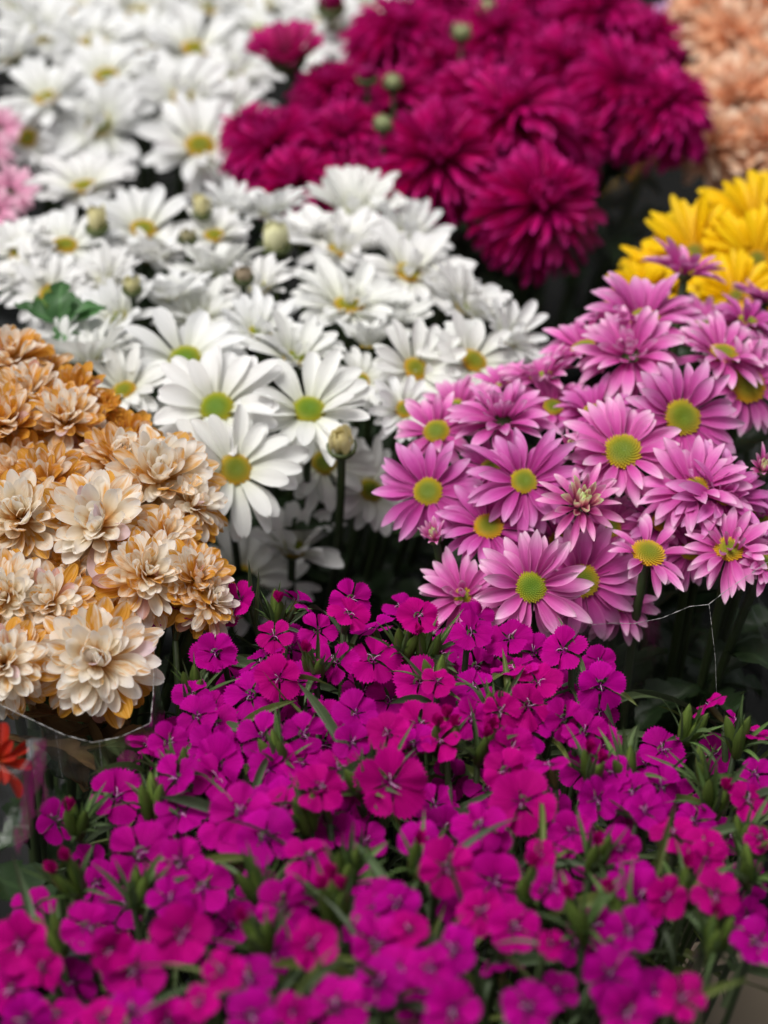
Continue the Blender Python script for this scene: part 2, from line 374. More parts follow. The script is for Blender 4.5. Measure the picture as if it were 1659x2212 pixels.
def add_stem(th, foot, r_, off=.006, leaves=0, key='L', mat='stem', lsize=.045):
    a = th.p - th.n * off; d = Vector(foot); ln = (a - d).length
    pts = bez(a, a - (th.n * .5 + Vector((0, 0, .5))) * ln * .28, d + Vector((0, 0, ln * .4)), d, 11)
    so = th.world('stem', tube_mesh('stem', pts, r_, M[mat], 6))
    for q in range(leaves):
        s = rnd.uniform(.2, .6); j = int(s * 11); p = pts[j]
        az = rnd.uniform(0, 6.28); e = rnd.uniform(-.2, .45)
        Wm = T(p) @ Rz(az) @ Ry(-e) @ S(lsize * rnd.uniform(.7, 1.2), lsize * rnd.uniform(.45, .6), lsize)
        mk('leaf', rnd.choice(LLEAF if key == 'L' else DLEAF), so, Wm)

BUNCH = {   # foot on the ground, sight-line distance by height in the picture, side fall-off
    'dianthus': dict(foot=(0.01, .66), ts=[(1270, .955), (1500, .905), (1800, .815), (2212, .70)], xc=880, kx=.012, rad=.115),
    'pink': dict(foot=(.125, .92), ts=[(560, 1.17), (760, 1.09), (1000, 1.015), (1200, .985), (1400, .985)], xc=1300, kx=.02, rad=.10),
    'cream': dict(foot=(-.18, .84), ts=[(780, 1.09), (1000, 1.01), (1250, .95), (1450, .915), (1600, .905)], xc=130, kx=.012, rad=.10),
    'white': dict(foot=(-.06, 1.10), ts=[(380, 1.37), (600, 1.22), (880, 1.085), (1010, 1.075), (1300, 1.10)], xc=600, kx=.01, rad=.11),
    'white_back': dict(foot=(-.2, 1.48), ts=[(0, 1.66), (200, 1.5), (400, 1.42)], xc=350, kx=.005, rad=.12),
    'burgundy': dict(foot=(.075, 1.43), ts=[(0, 1.64), (200, 1.47), (400, 1.36), (600, 1.33)], xc=1000, kx=.012, rad=.12),
    'peach': dict(foot=(.33, 1.5), ts=[(0, 1.66), (350, 1.5)], xc=1600, kx=0, rad=.10),
    'yellow': dict(foot=(.26, 1.2), ts=[(350, 1.36), (660, 1.2)], xc=1650, kx=.01, rad=.10),
    'pale': dict(foot=(-.34, 1.24), ts=[(200, 1.5), (450, 1.38)], xc=0, kx=0, rad=.09),
    'red': dict(foot=(-.25, .62), ts=[(1500, .86), (1800, .82)], xc=0, kx=0, rad=.09),
}
def depth(b, vx, vy):
    B = BUNCH[b]; ts = B['ts']
    if vy <= ts[0][0]: t = ts[0][1] + (ts[0][0] - vy) * .0004
    elif vy >= ts[-1][0]: t = ts[-1][1]
    else:
        for (y0, t0), (y1, t1) in zip(ts, ts[1:]):
            if y0 <= vy <= y1: t = t0 + (t1 - t0) * (vy - y0) / (y1 - y0); break
    return t + B['kx'] * ((vx - B['xc']) / 400) ** 2
def foot_of(b, p):
    fx, fy = BUNCH[b]['foot']; dx, dy = p.x - fx, p.y - fy
    return (fx + max(-.06, min(.06, dx * .35)), fy + max(-.06, min(.06, dy * .35)), .02)
REG = {}                                  # bunch -> list of (vx, vy, object, look, own label)
def reg(b, vx, vy, th, look, own=None): REG.setdefault(b, []).append((vx, vy, th.o, look, own))
def norm_at(nx, ny, j=.08): return face(nx + rnd.gauss(0, j), min(.97, ny + rnd.gauss(0, j)))

# ---- ground and buckets
gm = mesh('ground', [(-60, -60, 0), (60, -60, 0), (60, 60, 0), (-60, 60, 0)], [(0, 1, 2, 3)], M['ground'], None, False)
mk('ground', gm, kind='structure')
def bucket(b, label):
    fx, fy = BUNCH[b]['foot']; r_ = BUNCH[b]['rad']
    o = mk('bucket', None, None, T((fx, fy, .001)))
    tag(o, label, 'bucket', 'black flower buckets')
    n = 32
    mk('body', lathe('body', [(.005, .0), (r_ * .78, 0), (r_ * .80, .004), (r_ * .98, .215), (r_ * .95, .215), (r_ * .77, .008), (.005, .008)], M['bucket'], n), o)
    mk('rim', lathe('rim', [(r_ * .981, .2), (r_ * 1.05, .2), (r_ * 1.06, .222), (r_ * .99, .226), (r_ * .955, .2165)], M['bucket'], n), o)
for b, l in (('dianthus', 'the bunch of magenta dianthus'), ('pink', 'the bunch of pink daisies'), ('cream', 'the wilting cream chrysanthemums'), ('white', 'the front bunch of white daisies'),
             ('white_back', 'the blurred rear bunch of white daisies'), ('burgundy', 'the burgundy chrysanthemums'), ('peach', 'the peach chrysanthemums'), ('yellow', 'the yellow chrysanthemums'), ('pale', 'the pale pink blooms at the left edge'), ('red', 'the orange-red bloom at the left edge')):
    bucket(b, 'black plastic bucket in shadow under ' + l)

# ---- daisies
def daisy(b, vx, vy, rp, nx, ny, key='white', disc=.235, n=(11, 11), look='white daisy', own=None, dt=0, elev=.16, droop=.5, W=.275, inner=0, dcol=(1, 1, 1), up=0, gap=0, leaves=2, nj=.09, tint=None, dc=True, name=None):
    t = depth(b, vx, vy) + dt; p = at(vx, vy, t); Rr = span(rp, t) * 1.04; dr = Rr * disc
    th = Thing(name or {'white': 'white_daisy', 'pink': 'pink_daisy'}.get(key, 'daisy'), p, norm_at(nx, ny, nj))
    az = rnd.uniform(0, 6)
    L = Rr - dr * .75
    add_petals(th, key, n[0], dr * .72, L, W * L * 1.25, elev - .12 + up, .16, az, -.06 * Rr, droop, tint, gap)
    add_petals(th, key, n[1], dr * .72, L * .94, W * L * 1.2, elev + .16 + up, .18, az + math.pi / n[0], -.02 * Rr, droop * .8, tint, gap)
    if inner:
        add_petals(th, key + '_in', inner, dr * .6, L * .5, W * L * .9, .65, .2, az, .02 * Rr, 0, tint, .15, .2, .2)
        add_petals(th, key + '_in', inner, dr * .25, L * .42, W * L * .8, 1.05, .18, az + .2, .06 * Rr, 0, tint, .1, .2, .2)
    if dc: th.add('disc', DISC, S(dr * 1.02, dr * 1.02, dr * .95), dcol)
    th.add('calyx', CUP, T((0, 0, -.05 * Rr)) @ S(dr * .8, dr * .8, dr * .7))
    add_stem(th, foot_of(b, p), .0022, dr * .5, leaves)
    reg(b, vx, vy, th, look, own); return th

OCH = (1.25, 1.0, .8); GRN = (.8, 1.05, .8)
WH = [  # vx, vy, radius, facing x, facing up, options
 (181, 405, 102, 0, .80, dict(dcol=OCH)), (141, 532, 105, .05, .66, dict(dcol=OCH)), (310, 497, 112, 0, .66, dict(dcol=OCH)), (43, 546, 85, -.25, .7, dict(dcol=OCH)),
 (463, 510, 85, 0, .76, dict(dcol=OCH)), (108, 636, 88, -.1, .5, dict(dcol=OCH, dt=.02)), (752, 662, 128, .1, .60, dict(dcol=OCH, inner=3)), (885, 590, 125, .15, .70, dict(dcol=OCH, inner=5)),
 (740, 540, 120, .0, .80, dict(dcol=OCH, inner=6, up=.2)), (470, 590, 95, 0, .8, dict(up=.25, dc=False, inner=6)), (560, 625, 85, .1, .8, dict(up=.3, inner=5)), (370, 645, 85, 0, .85, dict(up=.3, inner=5)),
 (400, 778, 135, -.1, .60, dict(dcol=GRN)), (467, 882, 140, -.03, .42, dict(dcol=GRN, own='white daisy with bright green centre, largest and most frontal of the front white bunch', droop=.15, dt=-.005)),
 (667, 886, 132, .03, .66, dict(dcol=GRN, own='white daisy with flat green centre beside the largest frontal white daisy', droop=.8, up=.12)),
 (508, 1014, 132, .08, .28, dict(dcol=(1, .9, .8), own='shaded white daisy with olive centre hanging below the largest frontal white daisy', droop=.3, dt=-.02)),
 (798, 748, 72, .05, .93, dict(up=.75, inner=8, own='cup-shaped white bloom seen from the side on a bare stem', name='white_daisy')),
 (897, 797, 105, .15, .35, dict(dcol=OCH, droop=.6)), (1022, 780, 112, .32, .45, dict(dcol=OCH)), (780, 822, 72, .05, .5, dict(dcol=OCH, dt=.02)),
 (195, 780, 125, -.1, .72, dict(inner=8, up=.25)), (120, 765, 85, -.3, .7, dict(up=.2)), (268, 845, 105, -.2, .55, dict(dt=.01, dcol=OCH)), (640, 775, 105, .05, .74, dict(up=.25, inner=4)),
 (560, 720, 100, 0, .8, dict(up=.3, inner=4)), (1095, 735, 95, .45, .65, dict(inner=4)), (1010, 672, 110, .35, .7, dict(inner=6)), (960, 625, 90, .4, .7, dict(inner=4, dt=.02)),
 (585, 465, 85, 0, .85, dict(up=.35, inner=4)), (500, 455, 75, 0, .85, dict(up=.3)), (765, 462, 110, 0, .82, dict(up=.6, inner=5)), (880, 515, 95, .3, .75, dict(inner=4, dt=.02)), (650, 520, 85, 0, .8, dict(up=.3, inner=4)),
 (632, 1185, 115, .1, .88, dict(up=.6, dt=.035, own='shaded white daisy seen from the side, petals raised, low in the gap')),
 (520, 1248, 115, 0, .30, dict(dcol=OCH, dt=.045, own='deeply shaded white daisy with yellow centre just above the magenta dianthus')),
 (800, 1060, 105, .3, .4, dict(dt=.06)), (872, 885, 75, .3, .4, dict(dcol=OCH, dt=.02)), (700, 1000, 100, .1, .35, dict(dt=.05)), (340, 950, 95, -.1, .5, dict(dt=.04)),
 (255, 690, 95, -.05, .75, dict(up=.2, dt=.01)), (840, 700, 95, .1, .75, dict(up=.2, inner=4, dt=.02)), (1130, 790, 80, .5, .5, dict(dt=.03)), (60, 600, 80, -.3, .7, dict(dt=.02)), (330, 560, 90, 0, .8, dict(dt=.03, up=.2)),
 (430, 690, 95, 0, .8, dict(dt=.02, up=.2)), (230, 610, 85, 0, .8, dict(dt=.03)), (930, 860, 80, .3, .5, dict(dt=.03, dcol=OCH)), (590, 1270, 90, .2, .6, dict(dt=.06)),
]
for vx, vy, rp, nx, ny, kw in WH:
    kw = dict(kw); rp *= 1.06
    if 'dcol' not in kw and 'own' not in kw and vy < 900: kw['up'] = max(kw.get('up', 0), .42); ny = max(ny, .8); kw['inner'] = kw.get('inner') or 5
    kw.setdefault('up', rnd.uniform(0, .2)); lk = 'white daisy' + (' with inner petals' if kw.get('inner') else '')
    daisy('white', vx, vy, rp, nx, ny, look=lk, n=rnd.choice([(14, 13), (13, 13), (15, 13)]), gap=rnd.choice((0, 0, .06)), tint=rnd.choice([(1, 1, 1), (1, .99, .985), (1, 1, .975)]), **kw)
WB = [(102, 214, 105, -.1, .66), (217, 272, 105, .05, .5), (432, 317, 115, .1, .45), (423, 110, 110, 0, .7), (395, 215, 100, .1, .65), (230, 165, 95, 0, .75), (90, 75, 100, 0, .75), (200, 95, 100, 0, .8), (575, 70, 110, .1, .75),
      (700, 58, 90, .15, .7), (25, 130, 90, -.2, .75), (300, 35, 105, 0, .8), (500, 165, 95, .1, .75), (640, 110, 85, .2, .7), (310, 100, 90, 0, .8), (560, 10, 100, 0, .85), (450, 20, 95, 0, .85), (40, 20, 95, 0, .8), (170, 20, 95, 0, .8), (700, -10, 90, .1, .85), (330, 200, 85, 0, .7), (60, 300, 80, -.1, .4), (500, 240, 85, .3, .6), (800, 15, 75, .3, .7), (170, 330, 75, 0, .5)]
for i, (vx, vy, rp, nx, ny) in enumerate(WB):
    daisy('white_back', vx, vy, rp * 1.12, nx, ny, inner=rnd.choice((0, 0, 5)), up=rnd.uniform(0, .3), dcol=rnd.choice([OCH, (1.3, 1.0, .8), (1, 1, .9)]), look='blurred white daisy', n=(13, 12), leaves=1, dt=(.02 if i > 10 else 0))
for vx, vy, rp in ((2, 275, 50), (-20, 320, 50), (22, 412, 62), (-10, 455, 55)):
    daisy('pale', vx, vy, rp, .2, .5, key='pale_pink', name='pale_pink_bloom', look='blurred pale pink bloom', n=(14, 14), dc=False, leaves=1)

PK = [
 (1480, 588, 92, .05, .90, dict(up=.30, inner=4, own='small pink daisy seen from the side against the yellow blooms', n=(13, 12))),
 (1392, 690, 125, 0, .72, dict(up=.25)), (1362, 765, 118, .0, .74, dict(inner=9, dc=False, own='semi-double pink bloom with upright centre petals near the top of the pink bunch')),
 (1562, 765, 112, .1, .78, dict(disc=.30, dcol=OCH)), (1612, 832, 108, .1, .3, dict(disc=.40, dcol=OCH, dt=.015)),
 (1473, 902, 132, .1, .32, dict(disc=.31, own='pink daisy with broad olive-yellow centre, upper right of the pink bunch')),
 (1345, 976, 125, .0, .55, dict(disc=.33, own='pink daisy with wide flattened green-yellow centre in the middle of the pink bunch')),
 (1085, 905, 118, -.05, .68, dict(inner=9, dc=False, own='semi-double pink bloom standing at the left shoulder of the pink bunch')),
 (1132, 1040, 122, .02, .45, dict(disc=.25)), (943, 932, 95, -.2, .35, dict(disc=.32, dt=.012)), (925, 1062, 118, -.15, .35, dict(disc=.27, own='pink daisy at the far left of the pink bunch, beside the dark gap')),
 (1055, 1138, 108, -.05, .5, dict(disc=.30, dcol=OCH, dt=.008)), (1500, 1055, 122, -.25, .5, dict(disc=.24, dcol=OCH)), (1560, 1075, 112, .2, .6, dict(disc=.2, inner=4)),
 (1147, 1268, 124, -.08, .12, dict(dt=-.012, disc=.29, dcol=GRN, own='frontal pink daisy with round green centre, lowest in the middle of the pink bunch')),
 (1258, 1254, 132, .15, .15, dict(disc=.27, dt=.014, own='pink daisy overlapped by the frontal pink daisy with round green centre')),
 (1400, 1196, 105, .05, .62, dict(disc=.36, dcol=OCH, droop=.9, n=(9, 8), own='sparse pink daisy with drooping petals and wide yellow centre')),
 (1432, 1130, 88, .0, .5, dict(disc=.3, dcol=OCH, dt=.03)), (1575, 1187, 100, .05, .55, dict(disc=.32, dcol=OCH, droop=.7)), (1000, 1288, 100, -.12, .35, dict(disc=.2, inner=4)),
 (1655, 1215, 85, .2, .4, dict(dt=.0)), (1170, 815, 95, -.1, .78, dict(up=.25, dt=.02)), (1262, 752, 105, -.2, .72, dict(up=.1, dt=.015)), (1615, 695, 85, .1, .75, dict(dt=.02, up=.2)), (1650, 650, 75, .1, .8, dict(dt=.03, up=.2)),
 (1285, 890, 95, 0, .72, dict(dt=.025, up=.2)), (1195, 880, 85, 0, .7, dict(dt=.03, up=.2)), (1290, 1010, 85, .1, .5, dict(dt=.035)), (1320, 1140, 85, .1, .4, dict(dt=.035)), (1060, 1010, 80, -.1, .5, dict(dt=.03)),
 (1090, 830, 75, -.3, .7, dict(dt=.03, up=.2)), (985, 880, 80, -.3, .6, dict(dt=.03, up=.1)), (1335, 1300, 90, .2, .1, dict(dt=.03)), (1205, 1170, 80, 0, .4, dict(dt=.04)), (1655, 780, 80, .3, .5, dict(dt=.03)),
 (1520, 700, 80, 0, .7, dict(dt=.03)), (1490, 1190, 80, 0, .4, dict(dt=.03, droop=.6)), (1640, 1120, 80, .2, .5, dict(dt=.02)),
]
for vx, vy, rp, nx, ny, kw in PK:
    kw = dict(kw); kw.setdefault('gap', rnd.choice((0, .04, .1))); kw.setdefault('n', rnd.choice([(18, 17), (19, 17), (17, 16)])); kw['disc'] = kw.get('disc', .28) * rnd.uniform(.84, .94); kw.setdefault('inner', 0 if 'own' in kw else rnd.choice((0, 0, 0, 0, 4)))
    if 'own' not in kw: ny = min(.86, ny + .08)
    daisy('pink', vx, vy, rp, nx, ny, key='pink', leaves=4, look='pink daisy' + (' with inner petals' if kw.get('inner') else ''), W=.235, tint=rnd.choice([(1, 1, 1), (1.06, 1.1, 1.05), (.9, .75, .9), (1.08, 1.25, 1.08)]), nj=.09, **kw)
def quilled(vx, vy, rp, own, n=46, ein=1.5, eout=.0, nx=0, ny=.45, dt=-.005, tint=(1.25, 2.8, 1.0)):
    t = depth('pink', vx, vy) + dt; p = at(vx, vy, t); Rr = span(rp, t)
    th = Thing('pink_daisy_opening', p, norm_at(nx, ny, .03))
    add_double(th, 'pink', n, Rr, .22, ein, eout, .9, .55, lambda f: tint if f < .5 else (1.1, 1.25, 1.05), .08, 'pink_in', .6, .2, .05)
    th.add('calyx', CUP, T((0, 0, 0)) @ S(Rr * .3)); add_stem(th, foot_of('pink', p), .002, Rr * .3, 1)
    reg('pink', vx, vy, th, 'half-open pink bloom', own)
quilled(1255, 1092, 92, 'half-open pink bloom with pale quilled centre among the pink daisies')
quilled(940, 1165, 50, 'small closed pink bloom at the lower left edge of the pink bunch', 30, 1.55, .9, -.2, .6)
quilled(1230, 968, 42, 'tiny opening pink bud tucked behind the middle pink daisies', 22, 1.5, .9)
quilled(1648, 1015, 52, 'tiny opening pink bud at the right edge of the pink bunch', 26, 1.5, .8)

# ---- doubles: burgundy, peach, yellow, cream
def double(b, vx, vy, rp, nx, ny, key, name, look, n, W=.22, e_in=1.35, e_out=-.35, own=None, dt=0, tint=None, inner=None, stem=.0025, fin=.2, leaves=3, l_in=.35, ej=.12, core=.14, dome=.22):
    t = depth(b, vx, vy) + dt; p = at(vx, vy, t); Rr = span(rp, t)
    th = Thing(name, p, norm_at(nx, ny))
    add_double(th, key, n, Rr, W, e_in, e_out, .9, l_in, tint, ej, inner, fin, core, dome)
    th.add('calyx', CUP, S(Rr * .22)); add_stem(th, foot_of(b, p), stem, Rr * .2, leaves)
    reg(b, vx, vy, th, look, own); return th
BU = [(1165, 448, 150, .1, .28), (945, 350, 150, 0, .38), (1105, 262, 150, .1, .6), (1020, 215, 110, 0, .6), (715, 205, 95, -.1, .6), (600, 330, 125, -.2, .5), (860, 85, 120, 0, .7), (1075, 85, 110, 0, .7), (1225, 150, 120, .1, .65), (1350, 200, 140, .15, .55),
      (1440, 235, 115, .3, .55), (745, 300, 100, 0, .6), (640, 400, 100, -.1, .4), (1295, 40, 120, .1, .75), (545, 290, 85, -.3, .5), (860, 215, 95, 0, .7), (1390, 95, 110, .2, .7), (950, 150, 95, 0, .7), (1220, 300, 110, .2, .4), (1150, 20, 100, 0, .8), (960, 20, 90, 0, .8), (760, 400, 95, 0, .3), (1390, 290, 85, .1, .25)]
for i, (vx, vy, rp, nx, ny) in enumerate(BU):
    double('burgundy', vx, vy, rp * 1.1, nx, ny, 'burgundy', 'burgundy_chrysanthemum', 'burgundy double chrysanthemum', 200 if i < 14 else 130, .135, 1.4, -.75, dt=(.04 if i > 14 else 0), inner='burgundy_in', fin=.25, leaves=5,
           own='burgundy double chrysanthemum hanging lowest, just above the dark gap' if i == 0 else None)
PE = [(1590, 95, 130, 0, .6), (1600, 225, 130, -.1, .5), (1655, 310, 100, 0, .4), (1545, 320, 100, -.2, .35), (1650, 30, 110, 0, .7), (1530, 30, 100, -.2, .7), (1640, 160, 100, 0, .5), (1520, 200, 80, -.2, .5)]
for i, (vx, vy, rp, nx, ny) in enumerate(PE):
    double('peach', vx, vy, rp, nx, ny, 'peach', 'peach_chrysanthemum', 'blurred peach chrysanthemum', 75, .26, 1.3, -.3, tint=lambda f: rnd.choice([(1, 1, 1), (1, .88, .78), (1.02, 1.1, 1.15), (.85, .65, .55)]))
double('peach', 1470, 55, 85, -.2, .6, 'pale_pink', 'lilac_chrysanthemum', 'lilac', 60, .24, own='blurred lilac-pink bloom beside the peach chrysanthemums', dt=.03, tint=(.85, .85, 1.15))
YE = [(1635, 478, 125, 0, .6), (1500, 545, 122, -.15, .55), (1635, 560, 115, 0, .45), (1590, 640, 100, 0, .4), (1420, 585, 80, -.3, .6), (1385, 640, 75, -.4, .4), (1560, 520, 95, 0, .7), (1665, 430, 80, 0, .7)]
for i, (vx, vy, rp, nx, ny) in enumerate(YE):
    daisy('yellow', vx, vy, rp, nx, ny, key='yellow', name='yellow_chrysanthemum', look='yellow chrysanthemum', n=(24, 22), disc=.18, dcol=(1.1, .8, .3), W=.2, up=.1, leaves=1, dt=(.0 if i < 4 else .02))

CR = [(22, 800, 90, 0, .7, .35), (60, 880, 90, 0, .6, .3), (165, 870, 75, .2, .65, .75), (222, 893, 48, .4, .6, 1.0), (140, 925, 90, .1, .55, .3), (15, 935, 95, -.1, .5, .4), (50, 1135, 108, .0, .4, .2), (215, 1152, 122, .05, .42, .12),
      (335, 1055, 118, .25, .45, .2), (245, 1010, 85, .15, .6, .5), (412, 1105, 75, .5, .45, .2), (310, 1255, 95, .25, .3, .25), (212, 1432, 118, .1, .12, .12), (118, 1310, 82, -.05, .25, .3), (22, 1300, 95, -.1, .25, .15), (15, 1440, 92, -.1, .2, .2),
      (412, 1265, 88, .35, .45, .5), (110, 1060, 90, 0, .55, .75), (350, 1175, 80, .3, .4, .4), (445, 1310, 62, .5, .35, .15), (40, 1030, 80, 0, .5, .6), (0, 1210, 80, 0, .4, .5), (160, 1250, 70, 0, .3, .7), (275, 960, 70, .3, .6, .8), (90, 820, 70, .1, .7, .6), (190, 965, 70, .2, .6, .6), (270, 1340, 70, .2, .2, .6), (380, 1000, 60, .5, .5, .5), (60, 1390, 75, 0, .2, .6)]
CRT = []
for i, (vx, vy, rp, nx, ny, wl) in enumerate(CR):
    def tint(f, wl=wl):
        a = (wl + (.2 if vy < 1000 else 0)) * .8 + .04 + (f ** 2.2) * .95 + rnd.gauss(0, .2) - .03; return (max(0, min(1, a)), 1.0 if rnd.random() < .025 else 0, max(0, rnd.uniform(-.4, .35)) if wl > .7 or (f > .8 and rnd.random() < .1) else 0)
    CRT.append(double('cream', vx, vy, rp * 1.16, nx, ny, (lambda f, wl=wl: 'wilt' if rnd.random() < (f - .5) * 1.2 + wl * .4 else 'cream'), 'cream_chrysanthemum',
           'dried brown-orange chrysanthemum' if wl > .65 else 'wilting cream chrysanthemum', 130 if rp > 80 else 90, .37, 1.15, -.85, tint=tint, dt=(.02 if i > 19 else 0), inner='cream', l_in=.55, ej=.36, dome=.36, core=.2,
           own={12: 'cream chrysanthemum with orange lower petals hanging over the cellophane edge', 3: 'small dried rust-brown chrysanthemum at the top right of the cream bunch', 7: 'large pale cream chrysanthemum in the middle of the wilting bunch'}.get(i), leaves=1))
for i, vx, vy, dt, az, e, sz in ((15, 40, 1545, .03, .3, -.5, .05), (15, 10, 1590, .02, -.4, -.3, .045), (12, 150, 1625, .03, .2, -.2, .05), (12, 100, 1600, .035, .9, -.6, .05), (13, 110, 1480, .05, -.6, -.5, .06), (14, 60, 1500, .05, -1.0, -.8, .05)):
    CRT[i].world('dry_leaf', DLEAF[i % 3], T(at(vx, vy, depth('cream', vx, vy) + dt)) @ Rz(az) @ Ry(-e) @ Rx(-.5) @ S(sz, sz * .5, sz))
double('red', -5, 1650, 92, .45, .35, 'red', 'orange_red_bloom', 'red', 13, .34, .9, -.2, own='shrivelled orange-red bloom at the left edge above crumpled cellophane', ej=.35)

# ---- buds
def bud(b, vx, vy, rp, nx, ny, col, label, key='white_in', name='chrysanthemum_bud', n=14, L=1.7, dt=-.035, e=1.35, r_=.0016, ccol=None, group='chrysanthemum buds'):
    t = depth(b, vx, vy) + dt; p = at(vx, vy, t); Rr = span(rp * 1.25, t)
    th = Thing(name, p, norm_at(nx, ny, .02))
    th.add('calyx', CUP, T((0, 0, -.1 * Rr)) @ S(Rr, Rr, Rr * .9), ccol)
    for i in range(n):
        az = i * 2.39996; f = i / n
        th.add('petal', rnd.choice(PET[key]), Rz(az) @ T((Rr * (.35 + .5 * f), 0, -.15 * Rr)) @ Ry(-(e + .2 - .35 * f)) @ S(Rr * L * rnd.uniform(.85, 1.05), Rr * .75, Rr * L * .8), col)
    add_stem(th, foot_of(b, p), r_, Rr * .8, 1, lsize=.03)
    tag(th.o, label, 'flower bud', group)
PB = (.93, .86, .50)
bud('white', 209, 487, 22, -.05, .85, PB, 'pale yellow round bud on a stem at the upper left of the front white bunch')
bud('white', 436, 455, 19, 0, .85, PB, 'pale yellow bud standing highest at the back of the front white bunch')
bud('white', 595, 528, 30, 0, .85, (.95, .93, .62), 'largest pale yellow bud, flat-topped and half open, among white daisies', n=20, L=1.5)
bud('white', 405, 512, 18, 0, .8, (.55, .5, .3), 'small greyish unopened bud between the two rear pale yellow buds', L=.9)
bud('white', 285, 622, 18, 0, .75, (.85, .8, .45), 'small green-yellow bud above the left white daisies', L=1.2)
bud('white', 525, 597, 20, 0, .8, (.5, .4, .28), 'small brownish bud on a green stem in the middle of white daisies', L=.9)
bud('white', 738, 962, 27, .05, .65, (.88, .78, .42), 'round yellow bud on a thick stem hanging beside the dark gap', n=18, L=1.45, r_=.0022, dt=-.012)
bud('white', 95, 662, 20, 0, .8, (.35, .55, .16), 'round green bud with small leaves above the wilting cream bunch', L=.9)
for vx, vy, l in ((997, 70, 'pale flat-topped bud on a stem above the burgundy blooms'), (1054, 18, 'pale green bud at the very top above the burgundy blooms'), (827, 268, 'pale green bud in front of the left burgundy blooms'), (848, 178, 'greenish bud between the upper burgundy blooms')):
    bud('burgundy', vx, vy, 18, 0, .85, (.62, .68, .38), l, L=1.0, dt=-.06)
bud('burgundy', 620, 122, 34, -.1, .7, (.75, 1, .7), 'half-open dark red bud with spread petals against white daisies', key='burgundy', name='burgundy_bud', n=22, L=1.8, e=.9, dt=-.06)
bud('burgundy', 715, 12, 26, 0, .8, (.6, 1, .6), 'dark red bud at the top edge of the picture', key='burgundy_in', name='burgundy_bud', L=1.5, dt=-.04)
bud('burgundy', 793, 165, 20, 0, .8, (.7, 1, .7), 'small dark red bud among the burgundy blooms', key='burgundy_in', name='burgundy_bud', L=1.4, dt=-.05)
# the leafy green shoot beside the green bud
sh = Thing('leafy_shoot', at(130, 700, depth('white', 130, 690) - .03), face(0, .85))
for i, (dx, dy, az, e) in enumerate(((-.000, 0, 3.0, .25), (.0, 0, .5, .45), (.0, .0, .1, .1), (0, 0, -1.2, -.3), (0, 0, 1.6, .9))):
    sh.world('leaf', LLEAF[i % 6], T(sh.p) @ Rz(az) @ Ry(-e) @ S(.026, .017, .026), (3, 3.6, 3.6))
add_stem(sh, foot_of('white', sh.p), .0016, .0)
tag(sh.o, 'small green leafy shoot poking out at the left of white daisies', 'leaf shoot')

